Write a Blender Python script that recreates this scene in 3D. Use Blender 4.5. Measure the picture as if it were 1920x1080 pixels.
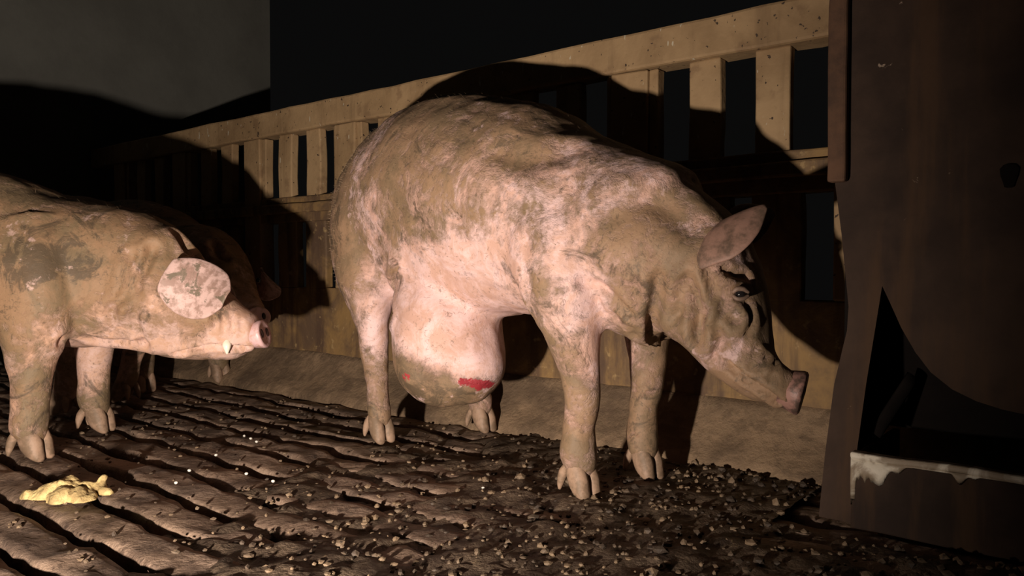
import bpy, bmesh, math, random
import numpy as np
from mathutils import Vector, Matrix

for o in list(bpy.data.objects):
    bpy.data.objects.remove(o, do_unlink=True)
S = bpy.context.scene
C = S.collection
random.seed(7)
RNG = np.random.default_rng(11)

# ------------------------------------------------------------------ camera
F = 1450.0
PITCH = math.atan(40.0 / F)
CAM = np.array((0.0, 0.0, 0.48))
cd = bpy.data.cameras.new('camera')
cd.sensor_width = 36.0
cd.lens = F / 1920.0 * 36.0
cd.clip_start = 0.02
cam = bpy.data.objects.new('camera', cd)
cam.location = CAM
cam.rotation_euler = (math.pi / 2 - PITCH, 0, 0)
C.objects.link(cam)
S.camera = cam

# ------------------------------------------------------------------ world, light, exposure
S.view_settings.view_transform = 'Standard'
S.view_settings.look = 'None'
S.view_settings.gamma = 1.0
S.view_settings.use_curve_mapping = False
S.view_settings.exposure = 0.0
w = bpy.data.worlds.new('night')
S.world = w
w.use_nodes = True
w.node_tree.nodes['Background'].inputs[0].default_value = (1.0, 0.97, 0.95, 1)
w.node_tree.nodes['Background'].inputs[1].default_value = 0.003

ld = bpy.data.lights.new('torch', 'SPOT')
ld.energy = 205.0
ld.color = (1.0, 0.87, 0.755)
ld.spot_size = math.radians(136)
ld.spot_blend = 1.0
ld.shadow_soft_size = 0.022
torch = bpy.data.objects.new('torch', ld)
TL = Vector((-0.56, 0.25, 0.15))
TT = Vector((-0.86, 2.1, 0.36))
torch.location = TL
torch.rotation_euler = (TT - TL).to_track_quat('-Z', 'Y').to_euler()
C.objects.link(torch)

# ------------------------------------------------------------------ geometry helpers
_f = np.array((0, math.cos(PITCH), -math.sin(PITCH)))
_u = np.array((0, math.sin(PITCH), math.cos(PITCH)))
_r = np.array((1.0, 0, 0))


def P(px, py, d):
    """point that stands at depth d (metres along +y) on the sight line px, py"""
    r = _f + (px - 960.0) / F * _r + (540.0 - py) / F * _u
    return CAM + r * (d / r[1])


WD = np.array((0.78, -0.625, 0.0)); WD /= np.linalg.norm(WD)     # along the pen wall, towards the right
WN = np.array((-WD[1], WD[0], 0.0))                             # into the pen wall


def FW(u, s, z):
    return WD * u + WN * s + np.array((0, 0, z))


def on_plane(px, py, s):
    """u, z on the vertical plane at distance s that is parallel to the pen wall"""
    r = _f + (px - 960.0) / F * _r + (540.0 - py) / F * _u
    q = CAM + r * ((s - CAM @ WN) / (r @ WN))
    return q @ WD, q[2]


def _hash(ix, iy, iz, seed):
    h = (ix * 374761393 + iy * 668265263 + iz * 2147483647 + seed * 144665) & 0xffffffff
    h = ((h ^ (h >> 13)) * 1274126177) & 0xffffffff
    h = ((h ^ (h >> 16)) * 2246822519) & 0xffffffff
    return ((h ^ (h >> 15)) & 0xffff) / 65535.0 * 2 - 1


def vnoise(p, scale, seed=0, octaves=1):
    p = np.asarray(p, float) * scale
    out = np.zeros(len(p)); amp = 1.0
    for o in range(octaves):
        i = np.floor(p).astype(np.int64); f = p - i
        f = f * f * (3 - 2 * f)
        v = 0
        for a in (0, 1):
            for b in (0, 1):
                for c in (0, 1):
                    wgt = (f[:, 0] if a else 1 - f[:, 0]) * (f[:, 1] if b else 1 - f[:, 1]) * (f[:, 2] if c else 1 - f[:, 2])
                    v = v + wgt * _hash(i[:, 0] + a, i[:, 1] + b, i[:, 2] + c, seed + o * 17)
        out += amp * v; amp *= 0.5; p = p * 2.03 + 3.7
    return out


def catmull(K, n):
    """K: (m,k) array of knots -> n samples per span"""
    K = np.asarray(K, float)
    E = np.vstack([2 * K[0] - K[1], K, 2 * K[-1] - K[-2]])
    out = []
    for i in range(1, len(E) - 2):
        p0, p1, p2, p3 = E[i - 1], E[i], E[i + 1], E[i + 2]
        for t in np.linspace(0, 1, n, endpoint=False):
            out.append(0.5 * (2 * p1 + (p2 - p0) * t + (2 * p0 - 5 * p1 + 4 * p2 - p3) * t * t + (3 * p1 - p0 - 3 * p2 + p3) * t ** 3))
    out.append(E[-2])
    return np.array(out)


def loft(knots, up=(0, 0, 1), n=5, seg=20, upright=False, fixed_up=None, power=2.0):
    """knots: rows (x,y,z, half_side, up_extent, down_extent); returns verts, faces of a closed shell"""
    R = catmull(knots, n)
    c = R[:, :3]; T = np.gradient(c, axis=0)
    V = []; Fc = []
    up = np.array(up, float)
    for i in range(len(R)):
        t = T[i].copy()
        if upright:
            t[2] = 0
        t /= np.linalg.norm(t) + 1e-9
        uv = up - t * (up @ t); uv /= np.linalg.norm(uv) + 1e-9
        sv = np.cross(t, uv)
        hs, hu, hd = np.maximum(R[i, 3:6], 0.002)
        for k in range(seg):
            a = 2 * math.pi * k / seg
            ca, sa = math.cos(a), math.sin(a)
            e = 2.0 / power
            ca = math.copysign(abs(ca) ** e, ca); sa = math.copysign(abs(sa) ** e, sa)
            V.append(c[i] + sv * ca * hs + uv * sa * (hu if sa > 0 else hd))
    m = len(R)
    for i in range(m - 1):
        for k in range(seg):
            k2 = (k + 1) % seg
            Fc.append((i * seg + k, i * seg + k2, (i + 1) * seg + k2, (i + 1) * seg + k))
    V.append(c[0]); V.append(c[-1])
    a0, a1 = len(V) - 2, len(V) - 1
    for k in range(seg):
        k2 = (k + 1) % seg
        Fc.append((a0, k2, k)); Fc.append((a1, (m - 1) * seg + k, (m - 1) * seg + k2))
    return np.array(V), Fc


def mesh_from(V, Fc, name='m', smooth=True):
    me = bpy.data.meshes.new(name)
    me.from_pydata([tuple(v) for v in V], [], [tuple(f) for f in Fc])
    bm = bmesh.new(); bm.from_mesh(me)
    bmesh.ops.recalc_face_normals(bm, faces=bm.faces)
    bm.to_mesh(me); bm.free()
    if smooth:
        me.polygons.foreach_set('use_smooth', [True] * len(me.polygons))
    me.update()
    return me


def obj(name, me, mat, parent=None):
    o = bpy.data.objects.new(name, me)
    C.objects.link(o)
    if mat is not None and len(me.materials) == 0:
        me.materials.append(mat)
    if parent is not None:
        o.parent = parent
    return o


def empty(name, loc):
    o = bpy.data.objects.new(name, None)
    o.empty_display_size = 0.1
    o.location = tuple(loc)
    C.objects.link(o)
    return o


def tag(o, label=None, cat=None, group=None, kind=None):
    if label: o['label'] = label
    if cat: o['category'] = cat
    if group: o['group'] = group
    if kind: o['kind'] = kind
    return o


def box_mesh(u0, u1, s0, s1, z0, z1, bevel=0.004, cuts=0, rough=0.0, seed=0, origin=(0, 0, 0)):
    """box aligned with the pen wall (u along it, s towards it)"""
    bm = bmesh.new()
    bmesh.ops.create_cube(bm, size=1.0)
    for v in bm.verts:
        v.co = Vector((u0 + (v.co.x + .5) * (u1 - u0), s0 + (v.co.y + .5) * (s1 - s0), z0 + (v.co.z + .5) * (z1 - z0)))
    if bevel:
        bmesh.ops.bevel(bm, geom=list(bm.edges), offset=bevel, segments=2, profile=0.5, affect='EDGES')
    if cuts:
        L = np.array((u1 - u0, s1 - s0, z1 - z0))
        k = int(np.argmax(L))
        for j in range(1, cuts):
            co = [0, 0, 0]; co[k] = (u0, s0, z0)[k] + L[k] * j / cuts
            no = [0, 0, 0]; no[k] = 1
            bmesh.ops.bisect_plane(bm, geom=bm.verts[:] + bm.edges[:] + bm.faces[:], plane_co=co, plane_no=no)
    me = bpy.data.meshes.new('m')
    bm.to_mesh(me); bm.free()
    V = np.array([v.co[:] for v in me.vertices])
    if rough:
        V = V + np.stack([vnoise(V, 9, seed + k, 2) for k in range(3)], 1) * rough
    W = V[:, :1] * WD + V[:, 1:2] * WN + V[:, 2:3] * np.array((0, 0, 1.0)) - np.array(origin)
    me.vertices.foreach_set('co', W.ravel()); me.update()
    return me


def obj_local(name, me, mat, parent, origin):
    """mesh given in world metres, shifted so that its parent's origin is the zero"""
    V = np.empty(len(me.vertices) * 3); me.vertices.foreach_get('co', V)
    V = V.reshape(-1, 3) - np.array(origin)
    me.vertices.foreach_set('co', V.ravel()); me.update()
    return obj(name, me, mat, parent)


# ------------------------------------------------------------------ materials
class NT:
    def __init__(self, name):
        self.m = bpy.data.materials.new(name); self.m.use_nodes = True
        self.t = self.m.node_tree; self.b = self.t.nodes['Principled BSDF']
        self.co = self.t.nodes.new('ShaderNodeTexCoord').outputs['Object']

    def n(self, typ, **kw):
        x = self.t.nodes.new(typ)
        for k, v in kw.items(): setattr(x, k, v)
        return x

    def link(self, a, b): self.t.links.new(a, b)

    def mapped(self, scale=(1, 1, 1), rot=(0, 0, 0)):
        m = self.n('ShaderNodeMapping'); m.inputs['Scale'].default_value = scale; m.inputs['Rotation'].default_value = rot
        self.link(self.co, m.inputs[0]); return m.outputs[0]

    def noise(self, scale, detail=4, rough=.55, vec=None, dist=0.0):
        x = self.n('ShaderNodeTexNoise'); x.inputs['Scale'].default_value = scale; x.inputs['Detail'].default_value = detail
        x.inputs['Roughness'].default_value = rough; x.inputs['Distortion'].default_value = dist
        self.link(vec if vec is not None else self.co, x.inputs['Vector']); return x.outputs['Fac']

    def voro(self, scale, vec=None):
        x = self.n('ShaderNodeTexVoronoi'); x.inputs['Scale'].default_value = scale
        self.link(vec if vec is not None else self.co, x.inputs['Vector']); return x.outputs['Distance']

    def ramp(self, fac, a, b, ca=0.0, cb=1.0):
        x = self.n('ShaderNodeMapRange'); x.inputs['From Min'].default_value = a; x.inputs['From Max'].default_value = b
        x.inputs['To Min'].default_value = ca; x.inputs['To Max'].default_value = cb; x.interpolation_type = 'SMOOTHSTEP'
        self.link(fac, x.inputs['Value']); return x.outputs[0]

    def math(self, op, a, b):
        x = self.n('ShaderNodeMath', operation=op)
        for i, v in enumerate((a, b)):
            if isinstance(v, (int, float)): x.inputs[i].default_value = v
            else: self.link(v, x.inputs[i])
        return x.outputs[0]

    def mix(self, fac, a, b):
        x = self.n('ShaderNodeMix', data_type='RGBA')
        if isinstance(fac, (int, float)): x.inputs[0].default_value = fac
        else: self.link(fac, x.inputs[0])
        for i, v in ((6, a), (7, b)):
            if isinstance(v, tuple): x.inputs[i].default_value = v + (1,) if len(v) == 3 else v
            else: self.link(v, x.inputs[i])
        return x.outputs[2]

    def attr(self, name):
        x = self.n('ShaderNodeAttribute'); x.attribute_name = name
        s = self.n('ShaderNodeSeparateColor'); self.link(x.outputs['Color'], s.inputs[0])
        return s.outputs[0], s.outputs[1], s.outputs[2]

    def finish(self, col, rough=0.7, bump=None, dist=0.004, strength=0.6, spec=0.4):
        if isinstance(col, tuple): self.b.inputs['Base Color'].default_value = col + (1,)
        else: self.link(col, self.b.inputs['Base Color'])
        if isinstance(rough, (int, float)): self.b.inputs['Roughness'].default_value = rough
        else: self.link(rough, self.b.inputs['Roughness'])
        self.b.inputs['Specular IOR Level'].default_value = spec
        if bump is not None:
            x = self.n('ShaderNodeBump'); x.inputs['Distance'].default_value = dist; x.inputs['Strength'].default_value = strength
            self.link(bump, x.inputs['Height']); self.link(x.outputs[0], self.b.inputs['Normal'])
        return self.m


def pig_skin(name, pink, tan, olive, dark, pale, thr=0.5):
    """attribute 'coat': R clean skin, G raw sore, B extra mud"""
    t = NT(name)
    clean, sore, mud = t.attr('coat')
    n1 = t.noise(5.0, 9, .66, dist=.5); n2 = t.noise(15, 9, .72, dist=.7); n3 = t.noise(46, 5, .65)
    field = t.math('ADD', t.math('MULTIPLY', n1, .50), t.math('MULTIPLY', n2, .50))
    field = t.math('ADD', field, t.math('MULTIPLY', t.math('SUBTRACT', n3, .5), .20))
    field = t.math('ADD', field, t.math('MULTIPLY', mud, .24))
    field = t.math('SUBTRACT', field, t.math('MULTIPLY', clean, .30))
    m1 = t.ramp(field, thr - .055, thr + .085)
    skin = t.mix(t.ramp(n2, .38, .64), pink, pale)
    mudc = t.mix(t.ramp(t.noise(7, 8, .7, dist=.6), .42, .60), tan, olive)
    col = t.mix(m1, skin, mudc)
    # dark wet patches
    m2 = t.ramp(t.math('ADD', t.noise(9, 8, .74, dist=.9), t.math('MULTIPLY', mud, .14)), .555, .655)
    m2 = t.math('MULTIPLY', m2, t.ramp(clean, .7, .15))
    col = t.mix(t.math('MULTIPLY', m2, .8), col, dark)
    # flecks of dirt, dry pale scurf
    fl = t.ramp(t.math('ADD', t.noise(75, 6, .75, dist=1.2), t.math('MULTIPLY', n1, .30)), .70, .82)
    col = t.mix(t.math('MULTIPLY', fl, .6), col, dark)
    wl = t.ramp(t.math('MULTIPLY', t.noise(30, 5, .7), t.ramp(n1, .62, .4)), .47, .62)
    col = t.mix(t.math('MULTIPLY', wl, .7), col, pale)
    # raw sores
    sr = t.ramp(t.math('ADD', sore, t.math('MULTIPLY', t.math('SUBTRACT', t.noise(70, 5, .7), .5), 2.0)), .45, .70)
    col = t.mix(sr, col, (.36, .035, .045))
    h = t.math('ADD', t.math('MULTIPLY', m1, .6), t.math('ADD', t.math('MULTIPLY', n2, .5), t.math('MULTIPLY', n3, .45)))
    rough = t.ramp(sr, 0, 1, .62, .3)
    return t.finish(col, rough, h, .006, .7, .35)


M_SOW = pig_skin('sow_skin', (.53, .32, .25), (.29, .178, .105), (.20, .132, .076), (.085, .06, .037), (.69, .475, .45), .462)
M_PIG = pig_skin('pig_skin', (.52, .31, .21), (.29, .172, .095), (.19, .13, .072), (.08, .057, .036), (.63, .42, .36), .47)

t = NT('ear_skin'); n = t.noise(38, 6, .65); n2 = t.noise(16, 6, .7, dist=1.0)
c = t.mix(t.ramp(n, .42, .6), (.58, .39, .345), (.32, .20, .16)); c = t.mix(t.ramp(n2, .53, .61), c, (.17, .13, .09))
M_EAR = t.finish(c, .6, n, .003, .6)
t = NT('ear_skin_sow_shaded'); n = t.noise(20, 6, .65)
c = t.mix(t.ramp(n, .40, .62), (.30, .17, .125), (.11, .07, .048)); M_EARS = t.finish(c, .6, n, .003, .6)  # skin darkened to paint in the shade on the sow's ear
t = NT('snout_pink'); n = t.noise(60, 5, .6); c = t.mix(t.ramp(n, .45, .65), (.74, .47, .46), (.55, .33, .27)); M_SNOUT = t.finish(c, .35, n, .002, .5)
t = NT('snout_muddy_shaded'); n = t.noise(40, 5, .6); c = t.mix(t.ramp(n, .42, .6), (.32, .17, .135), (.10, .062, .047)); M_SNOUT2 = t.finish(c, .5, n, .003, .5)  # mud tone, darkened further for the shaded face of the sow's disc
t = NT('nostril_dark'); M_NOSTRIL = t.finish((.03, .015, .012), .4)
t = NT('eye_dark'); M_EYE = t.finish((.012, .010, .010), .08, spec=.6)
t = NT('eyelid'); n = t.noise(40, 4); M_LID = t.finish(t.mix(t.ramp(n, .4, .6), (.22, .14, .10), (.13, .085, .06)), .6, n, .002)
t = NT('tusk_ivory'); M_TUSK = t.finish((.82, .76, .62), .35)
t = NT('hoof_horn'); n = t.noise(24, 6, .65); c = t.mix(t.ramp(n, .40, .62), (.35, .225, .15), (.19, .125, .078)); M_HOOF = t.finish(c, .6, n, .004, .6)
t = NT('bristle_hair'); M_HAIR = t.finish((.30, .21, .13), .7)

# concrete of the pen wall
t = NT('wall_concrete')
n1 = t.noise(3.2, 8, .6, dist=.3); n2 = t.noise(14, 6, .6); st = t.noise(1.0, 5, .6, t.mapped((16, 16, 1.3)))
c = t.mix(t.ramp(n1, .35, .66), (.36, .235, .120), (.23, .142, .068))
c = t.mix(t.math('MULTIPLY', t.ramp(st, .55, .72), .4), c, (.13, .075, .035))
c = t.mix(t.math('MULTIPLY', t.ramp(n2, .55, .68), .5), c, (.16, .09, .045))
c = t.mix(t.ramp(t.math('ADD', t.noise(70, 2), t.math('MULTIPLY', n1, .2)), .775, .81), c, (.05, .03, .018))
c = t.mix(t.math('MULTIPLY', t.ramp(t.noise(55, 3, .5, t.mapped((1, 1, .35))), .685, .72), .8), c, (.50, .44, .33))
M_WALL = t.finish(c, .75, t.math('ADD', n2, t.math('MULTIPLY', t.noise(60, 4), .5)), .004, .6)

t = NT('wall_rusty_low')
n1 = t.noise(6, 8, .65, dist=.4); n2 = t.noise(30, 5, .6); st = t.noise(1.0, 5, .6, t.mapped((15, 15, 1.6)))
c = t.mix(t.ramp(n1, .38, .64), (.27, .16, .060), (.125, .075, .042))
c = t.mix(t.math('MULTIPLY', t.ramp(st, .48, .64), .8), c, (.085, .048, .030))
c = t.mix(t.math('MULTIPLY', t.ramp(n2, .60, .70), .6), c, (.40, .27, .12))
M_RUST = t.finish(c, .75, t.math('ADD', n1, t.math('MULTIPLY', n2, .6)), .006, .8)

t = NT('kerb_concrete')
n1 = t.noise(5, 8, .62); n2 = t.noise(40, 5, .6)
c = t.mix(t.ramp(n1, .36, .66), (.31, .205, .12), (.15, .098, .058)); c = t.mix(t.math('MULTIPLY', t.ramp(n2, .58, .7), .5), c, (.30, .21, .12))
c = t.mix(t.math('MULTIPLY', t.ramp(t.noise(16, 9, .75), .46, .62), .6), c, (.12, .078, .046))
c = t.mix(t.math('MULTIPLY', t.ramp(t.noise(1.0, 8, .7, t.mapped((4, 4, 20))), .5, .66), .6), c, (.11, .07, .043))
M_KERB = t.finish(c, .8, t.math('ADD', n1, t.math('ADD', t.noise(16, 9, .75), t.math('MULTIPLY', n2, .5))), .010, .8)

t = NT('far_wall_plaster'); n1 = t.noise(2, 6, .6)
M_FAR = t.finish(t.mix(t.ramp(n1, .35, .65), (.14, .135, .115), (.11, .105, .09)), .9, t.noise(30, 4), .003)

t = NT('floor_slat_concrete')
n1 = t.noise(7, 9, .68, dist=.5); n2 = t.noise(38, 6, .65); wet = t.ramp(t.noise(4.2, 6, .6, dist=.6), .42, .58)
c = t.mix(t.ramp(n1, .36, .64), (.30, .205, .145), (.105, .068, .048)); c = t.mix(t.math('MULTIPLY', t.ramp(n2, .54, .66), .7), c, (.045, .028, .021))
c = t.mix(t.ramp(t.noise(90, 3), .72, .76), c, (.33, .25, .17))
M_SLAT = t.finish(c, t.ramp(wet, 0, 1, .72, .42), t.math('ADD', n1, t.math('MULTIPLY', n2, .7)), .012, .9)

t = NT('manure'); n1 = t.noise(14, 8, .68); n2 = t.noise(60, 5, .6)
c = t.mix(t.ramp(n1, .36, .64), (.14, .095, .06), (.042, .029, .021)); c = t.mix(t.ramp(n2, .62, .70), c, (.20, .14, .085))
M_MUCK = t.finish(c, t.ramp(n1, .4, .6, .7, .4), t.math('ADD', n1, n2), .010, .9)
t = NT('crumb'); n1 = t.noise(9, 3); n2 = t.noise(80, 4)
c = t.mix(t.ramp(n1, .4, .62), (.20, .135, .08), (.05, .034, .023)); M_CRUMB = t.finish(t.mix(t.ramp(n2, .6, .7), c, (.05, .035, .025)), .7, n2, .004)
t = NT('slurry'); M_SLURRY = t.finish((.012, .009, .007), .35)
t = NT('feed_yellow'); n1 = t.noise(26, 6, .65); n2 = t.noise(90, 4)
M_FEED = t.finish(t.mix(t.ramp(n1, .42, .62), (.62, .46, .20), (.34, .235, .10)), .8, t.math('ADD', n1, n2), .006, .8)
t = NT('grain_white'); M_GRAIN = t.finish((.72, .68, .60), .5)

t = NT('feeder_sheet'); n1 = t.noise(4, 8, .6); n2 = t.noise(26, 5, .6); st = t.noise(1.0, 5, .6, t.mapped((14, 14, 1.6)))
c = t.mix(t.ramp(n1, .36, .66), (.072, .045, .032), (.036, .024, .019)); c = t.mix(t.math('MULTIPLY', t.ramp(st, .5, .66), .5), c, (.10, .055, .03))
c = t.mix(t.ramp(n2, .70, .74), c, (.36, .27, .20))
M_FEEDER = t.finish(c, .85, t.math('ADD', n1, t.math('MULTIPLY', n2, .5)), .006, .6, .12)
t = NT('feeder_frame_rust'); n1 = t.noise(10, 8, .65); c = t.mix(t.ramp(n1, .36, .66), (.14, .075, .045), (.07, .042, .03))
M_FRAME = t.finish(c, .8, n1, .004, .7, .15)
t = NT('feeder_inside_shade'); n1 = t.noise(12, 5); M_INSHADE = t.finish(t.mix(n1, (.016, .012, .010), (.006, .005, .005)), .9, n1, .004, .5, .05)  # shade inside the feeder put into a near-black colour
t = NT('trough_limescale'); n1 = t.noise(17, 5, .6, dist=.8); n2 = t.noise(50, 4)
M_LIME = t.finish(t.mix(t.ramp(n1, .40, .58), (.80, .71, .57), (.34, .26, .18)), .6, n2, .004, .6)

# ------------------------------------------------------------------ the setting
# slatted floor: slurry pit below, one object for each concrete slat
U0, U1 = -4.34, 1.2
me = mesh_from([FW(U0, -1.6, -.3), FW(1.6, -1.6, -.3), FW(1.6, 2.0, -.3), FW(U0, 2.0, -.3)], [(0, 1, 2, 3)], smooth=False)
floor = tag(obj('floor', me, M_SLURRY), 'dark slurry under the slatted concrete pen floor', kind='structure')
PITCH_S = 0.1125
GAPS = 0.81


def slat_mesh(s0, s1, seed):
    nu, V, Fc = 240, [], []
    prof = [(0.10, -.08), (0.0, -.03), (0.0, -.008), (.06, 0.0), (.2, 0), (.35, 0), (.5, 0), (.65, 0), (.8, 0), (.94, 0), (1.0, -.008), (1.0, -.03), (.90, -.08)]
    us = np.linspace(U0, U1, nu); m = len(prof)
    A = np.array([[(u, s0 + (s1 - s0) * a, z) for a, z in prof] for u in us]).reshape(-1, 3)
    q = A.copy()
    top = np.repeat(np.array([[1.0 if z > -.02 else .3 for a, z in prof]]), nu, 0).ravel()
    edge = np.repeat(np.array([[1.0 if (a < .1 or a > .9) else 0 for a, z in prof]]), nu, 0).ravel()
    A[:, 2] += (vnoise(q, 16, seed, 3) * .0055 + vnoise(q, 4, 5, 2) * .004) * top
    A[:, 2] -= edge * np.clip(vnoise(q, 7, seed + 9, 2), 0, 1) * .010
    A[:, 1] += edge * (vnoise(q, 11, seed + 3, 3) * .009)
    A[:, 2] = np.minimum(A[:, 2], .007)
    for i in range(nu - 1):
        for k in range(m - 1):
            Fc.append((i * m + k, i * m + k + 1, (i + 1) * m + k + 1, (i + 1) * m + k))
    Fc.append(tuple(range(m))); Fc.append(tuple((nu - 1) * m + k for k in range(m)))
    W = A[:, :1] * WD + A[:, 1:2] * WN + A[:, 2:3] * np.array((0, 0, 1.0))
    return mesh_from(W, Fc)


k = -13
while True:
    s0 = GAPS + PITCH_S * k + .014; s1 = GAPS + PITCH_S * (k + 1) - .014
    if s0 > 1.66: break
    s1 = min(s1, 1.70)
    obj('floor_slat', slat_mesh(s0, s1, 40 + k), M_SLAT, floor)
    k += 1

# sloping kerb at the foot of the wall
KS0, KS1, KZ = 1.70, 1.84, .15
nu, prof = 200, [(KS0 - .004, -.08), (KS0, -.01), (KS0 + .004, .012), (KS0 + .02, .030), (KS0 + .06, .055), (KS0 + .10, .095), (KS0 + .13, .135), (KS1, KZ), (KS1 + .05, KZ + .003), (KS1 + .05, -.08)]
A = np.array([[(u, s, z) for s, z in prof] for u in np.linspace(U0, 1.3, nu)]).reshape(-1, 3); q = A.copy(); m = len(prof)
nz = np.repeat(np.array([[0, .5, 1, 1, 1, 1, 1, .6, 0, 0]]), nu, 0).ravel()
A[:, 2] += vnoise(q, 9, 3, 3) * .007 * nz; A[:, 1] += vnoise(q, 12, 8, 3) * .007 * nz
Fc = [(i * m + j, i * m + (j + 1) % m, (i + 1) * m + (j + 1) % m, (i + 1) * m + j) for i in range(nu - 1) for j in range(m)]
Fc += [tuple(range(m)), tuple((nu - 1) * m + j for j in range(m))]
kerb = tag(obj('trim_1', mesh_from(A[:, :1] * WD + A[:, 1:2] * WN + A[:, 2:3] * np.array((0, 0, 1.0)), Fc), M_KERB), 'sloping worn concrete kerb along the foot of the slotted wall', kind='structure')

# pen wall: solid foot, two bands of upright bars between posts, ledge and top rail
WS, WT = 1.85, .045
wall = tag(obj('wall_right', box_mesh(-4.345, 1.3, WS, WS + .07, .06, .40, .004, 40, .003, 1), M_RUST), 'stained concrete pen wall with upright slots behind the pigs', kind='structure')
obj('top_rail', box_mesh(-4.345, 1.3, WS - .022, WS + .06, 1.005, 1.105, .008, 48, .004, 2), M_WALL, wall)
obj('middle_rail', box_mesh(-4.345, 1.3, WS - .008, WS + .05, .655, .755, .005, 48, .003, 3), M_RUST, wall)
obj('ledge', box_mesh(-4.345, 1.3, WS - .03, WS - .0085, .690, .728, .006, 48, .003, 4), M_RUST, wall)
BAY, GAPW = .595, .088
for i, e0 in enumerate([-.898 + BAY * k_ for k_ in range(-6, 4)]):
    # e0, e0+.174, e0+.348 are the right edges of the three openings of a bay; the post stands left of them
    p0, p1 = max(e0 - .247, -4.345), e0 - GAPW
    if p1 < -4.3: continue
    obj('post', box_mesh(p0 + .016, p1 - .028, WS - .012, WS + .055, .40, 1.006, .005, 10, .003, 20 + i), M_WALL, wall)
    obj('post_frame', box_mesh(p1 - .027, p1, WS - .002, WS + .036, .756, 1.004, .004, 4, .002, 50 + i), M_WALL, wall)
    if p0 > -4.3: obj('post_frame', box_mesh(p0, p0 + .015, WS - .002, WS + .036, .756, 1.004, .004, 4, .002, 70 + i), M_WALL, wall)
    for j in range(2):
        b0 = e0 + .174 * j; b1 = b0 + .174 - GAPW
        tl = RNG.uniform(-.004, .004)
        obj('bar', box_mesh(b0 + tl, b1 + tl, WS, WS + .034, .750, 1.006, .005, 6, .003, 60 + i * 5 + j), M_WALL, wall)
        obj('bar', box_mesh(b0 + tl - .008, b1 + tl + .03, WS, WS + .034, .398, .658, .005, 6, .003, 90 + i * 5 + j), M_RUST, wall)

# far wall closing the aisle, seen over the rail at the left
BU = -4.35
wb = np.array([(BU, -2.4, -.3), (BU, 2.94, -.3), (BU, 2.94, 3.0), (BU, -2.4, 3.0), (BU - .15, -2.4, -.3), (BU - .15, 2.94, -.3), (BU - .15, 2.94, 3.0), (BU - .15, -2.4, 3.0)])
me = mesh_from(wb[:, :1] * WD + wb[:, 1:2] * WN + wb[:, 2:3] * np.array((0, 0, 1.0)), [(0, 1, 2, 3), (4, 7, 6, 5), (0, 4, 5, 1), (1, 5, 6, 2), (2, 6, 7, 3), (3, 7, 4, 0)], smooth=False)
tag(obj('wall_back', me, M_FAR), 'plain grey wall at the far end of the barn', kind='structure')


# ------------------------------------------------------------------ animals
def fuse(shells, voxel, smooth=6, factor=.5):
    V = []; Fc = []; n0 = 0
    for v, f in shells:
        V.append(v); Fc += [tuple(i + n0 for i in q) for q in f]; n0 += len(v)
    me = mesh_from(np.vstack(V), Fc)
    # normals of each shell outwards
    o = bpy.data.objects.new('tmp', me); C.objects.link(o)
    r = o.modifiers.new('r', 'REMESH'); r.mode = 'VOXEL'; r.voxel_size = voxel; r.use_smooth_shade = True
    s = o.modifiers.new('s', 'SMOOTH'); s.iterations = smooth; s.factor = factor
    dg = bpy.context.evaluated_depsgraph_get(); dg.update()
    out = bpy.data.meshes.new_from_object(o.evaluated_get(dg))
    bpy.data.objects.remove(o, do_unlink=True)
    return out


def get_vn(me):
    V = np.empty(len(me.vertices) * 3); me.vertices.foreach_get('co', V)
    N = np.empty(len(me.vertices) * 3); me.vertices.foreach_get('normal', N)
    return V.reshape(-1, 3), N.reshape(-1, 3)


def poly_dist(V, pts):
    pts = catmull(pts, 8); d = np.full(len(V), 9.0)
    for a, b in zip(pts[:-1], pts[1:]):
        ab = b - a; tt = np.clip(((V - a) @ ab) / (ab @ ab + 1e-9), 0, 1)
        d = np.minimum(d, np.linalg.norm(V - (a + tt[:, None] * ab), axis=1))
    return d


def groove(V, N, pts, width, depth):
    d = poly_dist(V, pts)
    V -= N * (1.5 * depth * np.exp(-(d / width) ** 2) - .6 * depth * np.exp(-((d - 2 * width) / width) ** 2))[:, None]


class Surf:
    """finds points on a body's skin along a sight line"""
    def __init__(self, me):
        from mathutils.bvhtree import BVHTree
        self.t = BVHTree.FromPolygons([v.co[:] for v in me.vertices], [p.vertices[:] for p in me.polygons])

    def __call__(self, px, py, d=2.0):
        q = P(px, py, d); o = Vector(CAM); h = self.t.ray_cast(o, (Vector(q) - o).normalized())
        if h[0] is None: h = self.t.find_nearest(Vector(q))
        return np.array(h[0])


def blob(V, c, r):
    return np.exp(-(np.linalg.norm((V - np.array(c)) / np.array(r), axis=1)) ** 2)


def set_coat(me, clean, sore, mud):
    a = me.color_attributes.new('coat', 'FLOAT_COLOR', 'POINT')
    q = np.stack([clean, sore, mud, np.ones_like(mud)], 1).clip(0, 1)
    a.data.foreach_set('color', q.ravel())


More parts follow.
